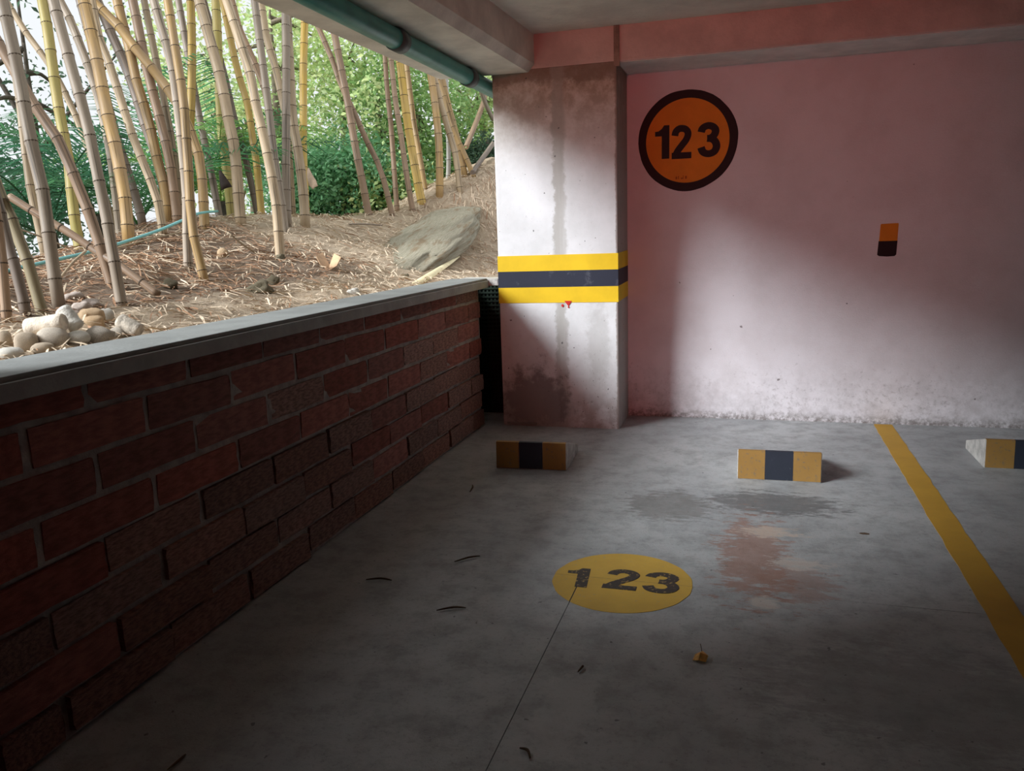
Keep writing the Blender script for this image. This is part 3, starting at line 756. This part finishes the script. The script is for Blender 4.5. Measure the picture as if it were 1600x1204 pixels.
SPEC = [
 ((50, 610), 20, 28, 'stone_sand', 'rounded sandy stone at the left picture edge above the coping', .06, .9),
 ((110, 755), 33, 20, 'stone_white', 'whitish stone lowest left, touching the coping', .08, .9),
 ((275, 645), 32, 33, 'stone_sand', 'sandy brown disc-like stone left of the big round rock', .05, .8),
 ((560, 590), 44, 31, 'stone_pale', 'large pale rounded rock in the middle of the pile', .07, .9),
 ((445, 695), 33, 17, 'stone_sand', 'flat sandy stone in front of the large pale rock', .07, .9),
 ((810, 590), 35, 22, 'stone_white', 'smooth oval whitish stone in front of the white cylinder', .04, 1.0),
 ((1040, 570), 40, 28, 'stone_grey', 'rough mottled grey rock right of the oval stone', .16, .9),
 ((1225, 550), 30, 18, 'stone_grey', 'low rough grey rock against the coping, second from the right', .2, .9),
 ((1365, 545), 20, 15, 'stone_pale', 'small rough pale rock at the right end of the pile', .2, .9),
 ((960, 375), 36, 27, 'stone_tan', 'angular tan stone behind the orange one', .08, .7),
 ((985, 440), 28, 23, 'stone_tan', 'rounded orange-tan stone in the middle of the pile', .05, .7),
 ((1110, 365), 21, 24, 'stone_white', 'small upright whitish stone beside the tan stones', .1, .8),
 ((770, 180), 32, 18, 'stone_pink', 'topmost lump of crumbly rubble on the pile', .22, 1.0),
 ((860, 280), 28, 20, 'stone_pink', 'pinkish rubble lump behind the white cylinder', .2, 1.0),
 ((960, 245), 30, 18, 'stone_pink', 'pinkish rubble lump above the tan stone', .2, 1.0)]
for i, (zz, w, h, mt, lb_, rg, pw) in enumerate(SPEC): stone(*Z(*zz), w, h, mt, lb_, i+1, rg, .8, pw)
o = stone(552, 457, 19, 12, 'stone_white', 'lone pale stone on the bank just behind the coping', 40, .12, .8, .8)
o['group'] = 'loose stones on the bank'
o = stone(348, 398, 16, 18, 'stone_tan', 'round brown cut stump end sticking out of the bank', 41, .05, .9, .9); o.name = 'cut_stump'; o['category'] = 'stump'; del o['group']
for i, (u, v, w, h, lb_) in enumerate(((405, 452, 34, 22, 'dark mossy root clump left of the grey soil lump'), (428, 440, 16, 16, 'small dark root knob beside the mossy clump'), (437, 405, 14, 14, 'root ball at the foot of the front culm'), (265, 447, 22, 20, 'dark root clump left of the fallen pole end'), (632, 432, 12, 7, 'small dark clod near the pale split cane'))):
    simple('clod', (.22, .185, .12), .95, .4, 30, .8, 60) if i == 0 else None
    o = stone(u, v, w, h, 'clod', lb_, 50+i, .3, .9, 1.0); o.name = 'root_clump'; o['category'] = 'root'; o['group'] = 'root clumps on the bank'
def core(p0, p1, dpx, mat, label, lift, seed):
    """broken concrete cylinder between two pixels"""
    A = hit(*p0, lift); dep = (A-CP).dot(AZ); r = ray(*p1); Bp = CP+r*dep; rad = dpx/FPX*dep/2
    n = 9; pts = [A.lerp(Bp, i/(n-1)) for i in range(n)]
    rn = random.Random(seed); ctr = [pts[0]]+pts+[pts[-1]]
    rr = [rad*.86]+[rad*(1+rn.uniform(-.035, .035)) for _ in pts]+[rad*.86]
    ax = (Bp-A).normalized(); ctr[0] = pts[0]-ax*rad*.10; ctr[-1] = pts[-1]+ax*rad*.12
    V, F = tube_vf(ctr, rr, 18); V = [q+Vector((rn.uniform(-1, 1), rn.uniform(-1, 1), rn.uniform(-1, 1)))*rad*.012 for q in V]
    o = mesh('concrete_core', [q-A for q in V], F, mat); o.location = A
    for p in o.data.polygons: p.use_smooth = len(p.vertices) == 4
    tag(o, label, 'rubble', 'concrete test cylinders in the stone pile'); return o
core(Z(290, 475), Z(660, 420), 28, 'stone_pale', 'thick pale concrete cylinder lying across the left of the pile', .05, 1)
core(Z(800, 470), Z(655, 290), 24, 'stone_white', 'white concrete cylinder lying end-on behind the oval stone', .05, 2)
core(Z(1450, 515), Z(1250, 405), 24, 'stone_grey', 'grey concrete cylinder with its round end facing out, right of pile', .04, 3)

# mossy boulder half buried in the mound
k = NT('moss_rock', .95); v = k.coord(scale=(1, 1, 1)); n = k.noise(k.coord(scale=(3, 14, 14)), 3, 7, .7); n2 = k.noise(v, 4, 5)
c = k.mix(k.ramp(n, .35, .65), (.38, .35, .25), (.56, .50, .38)); c = k.mix(k.ramp(n2, .5, .65), c, (.36, .27, .17)); k.col(c).bump(n, .8, .05); M['moss_rock'] = k.m
pb_ = hit(655, 385); me = rock_mesh(77, .12, 5, .95); me.materials.append(M['moss_rock'])
bo = bpy.data.objects.new('mossy_boulder', me); C.objects.link(bo)
b0 = hit(612, 412); b1 = hit(722, 318); bd = (b1-b0)
bo.location = b0.lerp(b1, .5)-Vector((0, 0, .10)); bo.scale = (bd.length*.60, .42, .13)
bo.rotation_mode = 'QUATERNION'; bo.rotation_quaternion = bd.to_track_quat('X', 'Z')
tag(bo, 'grey-green mossy boulder half buried in the mound by the column', 'boulder')

# split cane, curled sheaths
def strip_obj(name, P, w, mat, label, cat, curl=0.0, nrm=None, group=None):
    V = []; F = []; n = 6
    for i, p in enumerate(P):
        t = (P[min(i+1, len(P)-1)]-P[max(i-1, 0)]).normalized(); side = t.cross(nrm or Vector((.5, -.6, .6))).normalized(); up = side.cross(t).normalized()
        ww = w[i] if isinstance(w, (list, tuple)) else w
        for j in range(n+1):
            a = (j/n-.5)*curl if curl else 0
            if curl: V.append(p+side*(math.sin(a)/curl*2*ww)+up*((math.cos(a)-1)/curl*2*ww))
            else: V.append(p+side*((j/n-.5)*2*ww))
    for i in range(len(P)-1):
        for j in range(n): a = i*(n+1)+j; F.append((a, a+1, a+n+2, a+n+1))
    o = mesh(name, [q-P[0] for q in V], F, mat, smooth=True); o.location = P[0]
    sm = o.modifiers.new('thick', 'SOLIDIFY'); sm.thickness = .004
    tag(o, label, cat, group); return o
simple('husk', (.50, .32, .19), .8, .3, 10); simple('husk_dark', (.05, .035, .03), .7, .3, 10); simple('husk_pale', (.46, .34, .24), .8, .2, 10); simple('cane_pale', (.85, .74, .46), .6, .12, 14)
a = hit(650, 443, .02); b = hit(718, 400, .05)
strip_obj('split_cane', [a.lerp(b, t) for t in (0, .25, .5, .75, 1)], [.035, .034, .03, .022, .008], 'cane_pale', 'pale yellow split cane lying on the mound behind the coping', 'cane', 1.2)
q = hit(513, 418, .02); s_ = (q-CP).dot(AZ)/FPX
def off(p, du, dv, dd=0): return p+AX*(du*s_)-AY*(dv*s_)+Vector((p.x, p.y, 0)).normalized()*dd
SP = [off(q, -19, -18, .05), off(q, -9, -24, .16), off(q, 2, -4, .06), off(q, 0, 5, .0), off(q, 20, -16, .05), off(q, 9, -22, .16), off(q, -13, -6, .0), off(q, 13, -3, .01)]
sh = mesh('curled_sheath', [p-q for p in SP], [(0, 6, 2, 1), (6, 3, 2), (2, 3, 7), (2, 7, 4, 5)], 'husk'); sh.location = q
sh.modifiers.new('thick', 'SOLIDIFY').thickness = .006
tag(sh, 'curled tan bamboo sheath lying open like a trough on the bank', 'sheath')
q = hit(345, 336)-Vector((0, 0, 0)); dq = (q-CP).dot(AZ); s_ = dq/FPX*.97
def px(u, v, f=.965): return CP+ray(u, v)*(dq*f)
strip_obj('hanging_sheath', [px(343, 266), px(346, 275), px(350, 286), px(353, 294)], [.012, .03, .05, .06], 'husk_dark', 'black dry sheath flaring from a yellow-green culm', 'sheath', 1.4, -AZ)
dq = (hit(477, 354)-CP).dot(AZ)
strip_obj('hanging_sheath', [px(481, 262, 1.0), px(483, 273, .99), px(487, 284, .98), px(492, 292, .97)], [.01, .03, .045, .03], 'husk_pale', 'pale sheath peeling off the culm next to the open view', 'sheath', 1.2, -AZ)

# ------------------------------------------------------------------ trees, palms, shrubs
simple('bark_dark', (.085, .07, .055), .95, .4, 14, .8, 30); simple('bark_grey', (.20, .165, .12), .95, .35, 14, .8, 30)
def leaves_vf(centres, per, spread, size, tint, rn, V, F, CL):
    for (cx, cy, cz, cs) in centres:
        for i in range(per):
            g = Vector((rn.gauss(0, 1), rn.gauss(0, 1), rn.gauss(0, .75)))*spread*cs
            p = Vector((cx, cy, cz))+g
            ax = Vector((rn.uniform(-1, 1), rn.uniform(-1, 1), rn.uniform(-.7, .3))).normalized(); nr = Vector((rn.uniform(-1, 1), rn.uniform(-1, 1), rn.uniform(-.2, 1.2))).normalized()
            sd_ = ax.cross(nr)
            if sd_.length < .1: continue
            sd_.normalize(); L_ = size*rn.uniform(.6, 1.3); w = L_*.28; b = len(V); md = p+ax*L_*.45+nr*L_*.06
            V += [p, md+sd_*w, p+ax*L_-nr*L_*.1, md-sd_*w]; F.append((b, b+1, b+2, b+3))
            t = rn.uniform(.7, 1.3); y_ = rn.uniform(.9, 1.12)
            CL += [(tint[0]*t*y_, tint[1]*t, tint[2]*t, 1)]*4
def leaf_obj(name, V, F, CL, parent):
    o = mesh(name, V, F, None, parent); ca = o.data.color_attributes.new('tint', 'FLOAT_COLOR', 'POINT')
    ca.data.foreach_set('color', [q for cc in CL for q in cc]); o.data.materials.append(M['leaf']); o['kind'] = 'stuff'; return o
def at(u, v, rng):
    r = ray(u, v); h = math.hypot(r.x, r.y); return CP+r*(rng/h)
def tree(u, v, rng, rx, rz, tint, label, n=26, per=170, size=.13, seed=0, trunk=.10, bark='bark_grey', spread=.32, name='leafy_tree', group='trees beyond the bank', cat='tree'):
    rn = random.Random(seed); c0 = at(u, v, rng); gb = gz(c0.x, c0.y); root = empty(name, (c0.x, c0.y, gb))
    V = []; F = []; CL = []; cen = []
    for i in range(n):
        while True:
            q = Vector((rn.uniform(-1, 1), rn.uniform(-1, 1), rn.uniform(-1, 1)))
            if q.length < 1: break
        cen.append((q.x*rx, q.y*rx*.8, c0.z-gb+q.z*rz, rn.uniform(.7, 1.3)))
    leaves_vf(cen, per, spread, size, tint, rn, V, F, CL)
    leaf_obj('foliage', V, F, CL, root)
    top = Vector((0, 0, max(.3, c0.z-gb+rz*.3))); P = [Vector((0, 0, -.2)), Vector((rn.uniform(-.1, .1), rn.uniform(-.1, .1), top.z*.5)), top]
    tk = mesh('trunk', *tube_vf(catmull(P, 5), [trunk*(1-.088*i) for i in range(11)], 10), bark, root, True)
    for i in range(7):
        q = cen[i*3 % len(cen)]; s0 = P[1].lerp(P[2], rn.random()); e = Vector(q[:3])
        mid = s0.lerp(e, .5)+Vector((0, 0, .12*rn.random()))
        mesh('branch', *tube_vf(catmull([s0, mid, e], 4), [trunk*.35*(1-.09*j) for j in range(9)], 6), bark, tk, True)
    tag(root, label, cat, group); return root
BRI, MID_, DRK, BLU = (.58, .70, .34), (.34, .52, .22), (.08, .14, .09), (.18, .38, .20)
tree(425, 60, 12.0, 1.6, 1.5, BRI, 'bright yellow-green tree behind the tall culms near the beam', 28, 150, .085, 1)
tree(530, 85, 13.5, 1.9, 0.8, BRI, 'bright green tree seen above the gap between culms', 30, 170, .085, 2)
tree(590, 190, 13.0, 1.2, 1.2, MID_, 'mid-green tree right of the two crossing culms', 22, 230, .085, 3)
tree(650, 200, 13.5, 1.4, 1.3, MID_, 'mid-green tree behind the golden yellow culms', 22, 230, .085, 4)
tree(745, 165, 14.0, 1.2, 0.9, BRI, 'bright green shrub-like tree beside the column', 24, 240, .085, 5)
tree(705, 250, 14.5, 1.1, .9, MID_, 'low mid-green tree on the mound crest behind the whitish cane', 20, 300, .085, 15)
tree(535, 285, 11.8, .85, .55, BLU, 'dense dark bush filling the gap between the culm groups', 30, 300, .075, 6, .05, 'bark_dark', .22, 'leafy_bush', 'bushes beyond the bank', 'bush')
tree(488, 300, 12.2, .6, .5, BLU, 'dark bush right of the upright golden culm', 20, 260, .075, 7, .05, 'bark_dark', .22, 'leafy_bush', 'bushes beyond the bank', 'bush')
tree(612, 300, 11.6, .5, .35, BRI, 'bright fern-like bush behind the slender brown culms', 16, 240, .085, 8, .04, 'bark_dark', .18, 'leafy_bush', 'bushes beyond the bank', 'bush')
tree(762, 240, 12.4, .35, .3, DRK, 'dark scrubby bush by the column above the mound', 14, 200, .06, 9, .03, 'bark_dark', .15, 'leafy_bush', 'bushes beyond the bank', 'bush')
tree(385, 215, 14.0, 1.5, 1.4, BRI, 'pale bright tree glimpsed between the crowded culms', 18, 170, .085, 10)
tree(45, 130, 13.0, 1.7, 1.7, DRK, 'sparse dark tree against the white sky at far left', 16, 90, .09, 11, .12, 'bark_dark')
tree(20, 330, 11.0, 1.0, .8, DRK, 'dark low tree at the left picture edge behind the culms', 18, 130, .09, 12, .11, 'bark_dark')
tree(330, 130, 15.0, 1.6, 1.6, BRI, 'mid-green tree far behind the palm fronds', 16, 150, .09, 14)

def frond(parent, P0, az, length, rise, droop, tint, rn, nl=44):
    V = []; F = []; CL = []; h = Vector((math.cos(az), math.sin(az), 0)); pts = []
    for i in range(nl+1):
        t = i/nl; pts.append(P0+h*(length*t*(math.cos(rise)+.25*t))+Vector((0, 0, length*(math.sin(rise)*t-droop*t*t))))
    tv, tf = tube_vf(pts[::3], [.012*(1-.8*i/len(pts[::3])) for i in range(len(pts[::3]))], 5); V += tv; F += tf
    CL += [(tint[0]*1.2, tint[1]*1.1, tint[2], 1)]*len(tv)
    for i in range(4, nl+1):
        t = i/nl; tan = (pts[min(i+1, nl)]-pts[i-1]).normalized(); side = tan.cross(Vector((0, 0, 1))).normalized(); up = side.cross(tan)
        ll = length*.36*(math.sin(PI*min(.97, t*.85+.12)))
        for s in (-1, 1):
            dv = (side*s*.85+tan*.55+up*rn.uniform(-.05, .25)).normalized(); w = .011; b = len(V); p = pts[i]
            mid = p+dv*ll*.55; tip = p+dv*ll+Vector((0, 0, -ll*.22)); wv = tan*w
            V += [p-wv*.5, p+wv*.5, mid+wv, mid-wv, tip]; F += [(b, b+1, b+2, b+3), (b+3, b+2, b+4)]
            q = rn.uniform(.7, 1.3); CL += [(tint[0]*q, tint[1]*q, tint[2]*q, 1)]*5
    o = mesh('frond', V, F, None, parent); ca = o.data.color_attributes.new('tint', 'FLOAT_COLOR', 'POINT')
    ca.data.foreach_set('color', [x for cc in CL for x in cc]); o.data.materials.append(M['leaf']); return o
def palm(u, v, rng, n, length, tint, label, seed):
    rn = random.Random(seed); c0 = at(u, v, rng); g = gz(c0.x, c0.y); root = empty('palm', (c0.x, c0.y, g)); top = max(.25, c0.z-g)
    mesh('trunk', *tube_vf([Vector((0, 0, -.2)), Vector((.02, 0, top*.5)), Vector((0, .02, top))], [.09, .075, .06], 10), 'bark_dark', root, True)
    for i in range(n): frond(root, Vector((0, 0, top-.05)), 2*PI*i/n+rn.uniform(-.3, .3), length*rn.uniform(.8, 1.15), rn.uniform(.55, 1.25), rn.uniform(.25, .55), tint, rn)
    tag(root, label, 'palm', 'palms behind the bamboo'); return root
PG, PD, PL = (.09, .26, .11), (.05, .15, .08), (.26, .46, .14)
palm(75, 365, 8.6, 6, 1.5, PD, 'dark palm behind the left culms above the fallen pole', 1)
palm(150, 335, 9.6, 6, 2.2, PD, 'dark green palm behind the thick golden culm', 2)
palm(215, 345, 9.2, 6, 2.1, PG, 'green palm fanning behind the crowded middle culms', 3)
palm(275, 310, 10.2, 7, 2.4, PG, 'tall green palm behind the pole leaning far left', 4)
palm(345, 315, 9.8, 6, 1.9, PL, 'light green palm behind the yellow-green culm', 5)

# ------------------------------------------------------------------ litter on the garage floor
def fpx(u, v, z=0.0): r = ray(u, v); return CP+r*((z-CAMH)/r.z)
simple('twig', (.11, .07, .045), .9, .3); simple('dry_leaf', (.78, .42, .12), .7, .3, 30)
TW = [((710, 877), (750, 868), 'short dry twig left of the floor circle, lit side up'), ((572, 905), (612, 906), 'bent dry twig lying nearest the brick wall'), ((682, 953), (728, 949), 'straight dry twig left of the floor joint'), ((734, 768), (738, 757), 'tiny twig in front of the shaded wheel stop'), ((812, 1168), (828, 1184), 'dark twig fragment beside the joint at the bottom edge'), ((903, 1049), (910, 1040), 'tiny dark twig below the yellow floor circle'), ((262, 1202), (290, 1178), 'dry twig at the lower left edge of the floor')]
for i, (a, b, lb_) in enumerate(TW):
    A = fpx(*a, .006); B = fpx(*b, .006); md = A.lerp(B, .5)+Vector((.006, .01, .004))
    o = mesh('twig', *tube_vf(catmull([A, md, B], 4), [.002+.0025*math.sin(PI*j/8) for j in range(9)], 6), 'twig', smooth=True)
    tag(o, lb_, 'twig', 'twigs on the floor')
A = fpx(1094, 1031, 0)
V = [(-.022, -.012, .004), (-.004, -.022, .012), (.018, -.014, .004), (.024, .004, .016), (.006, .022, .020), (-.016, .012, .012), (.0, .0, .026)]
lf = mesh('fallen_leaf', [Vector(p)*1.15 for p in V], [(6, 0, 1), (6, 1, 2), (6, 2, 3), (6, 3, 4), (6, 4, 5), (6, 5, 0)], 'dry_leaf'); lf.location = A
lf.modifiers.new('thick', 'SOLIDIFY').thickness = .002
st_ = mesh('stem', *tube_vf([Vector((.004, .02, .02)), Vector((.002, .036, .026)), Vector((-.003, .05, .036))], .0015, 5), 'twig', lf)
tag(lf, 'curled orange-brown dry leaf on the floor below the yellow circle', 'leaf')
A = fpx(1350, 834, 0); o = mesh('leaf_scrap', *poly_vf([(-.022, 0), (-.008, -.008), (.02, -.004), (.024, .004), (.004, .012), (-.014, .008)], .0005, .004), 'twig'); o.location = A
tag(o, 'dark flat leaf scrap on the floor left of the yellow line', 'leaf')

# ------------------------------------------------------------------ red fill light added behind the viewpoint, in a made-up ceiling fixture
lm = empty('added_fill_lamp', (-.75, -1.3, ZC))
mesh('mount', *tube_vf([Vector((0, 0, 0)), Vector((0, 0, -.05))], .06, 20), 'pipe_grey', lm)
mesh('housing', *tube_vf([Vector((0, -.05, -.10)), Vector((0, .06, -.125)), Vector((0, .10, -.135))], [.05, .07, .085], 20, False), 'pipe_grey', lm, True)
ln_m = NT('added_fill_lens'); ln_m.b.inputs['Emission Color'].default_value = (1, .1, .08, 1); ln_m.b.inputs['Emission Strength'].default_value = 6; M['added_fill_lens'] = ln_m.m
mesh('lens', *tube_vf([Vector((0, .05, -.122)), Vector((0, .06, -.124))], .06, 20), 'added_fill_lens', lm)
tag(lm, 'unseen red fill light added on the ceiling behind the viewpoint', 'lamp')
sp_ = bpy.data.lights.new('added_red_fill', 'SPOT'); sp_.energy = 225; sp_.color = (1.0, .08, .07); sp_.spot_size = math.radians(44); sp_.spot_blend = 1.0; sp_.shadow_soft_size = .07
lo_ = bpy.data.objects.new('added_red_fill', sp_); C.objects.link(lo_); lo_.parent = lm; lo_.location = (0, .12, -.14)
lo_.rotation_euler = (Vector((-.35, YB, 1.85))-Vector((-.75, -1.2, 2.76))).to_track_quat('-Z', 'Y').to_euler()
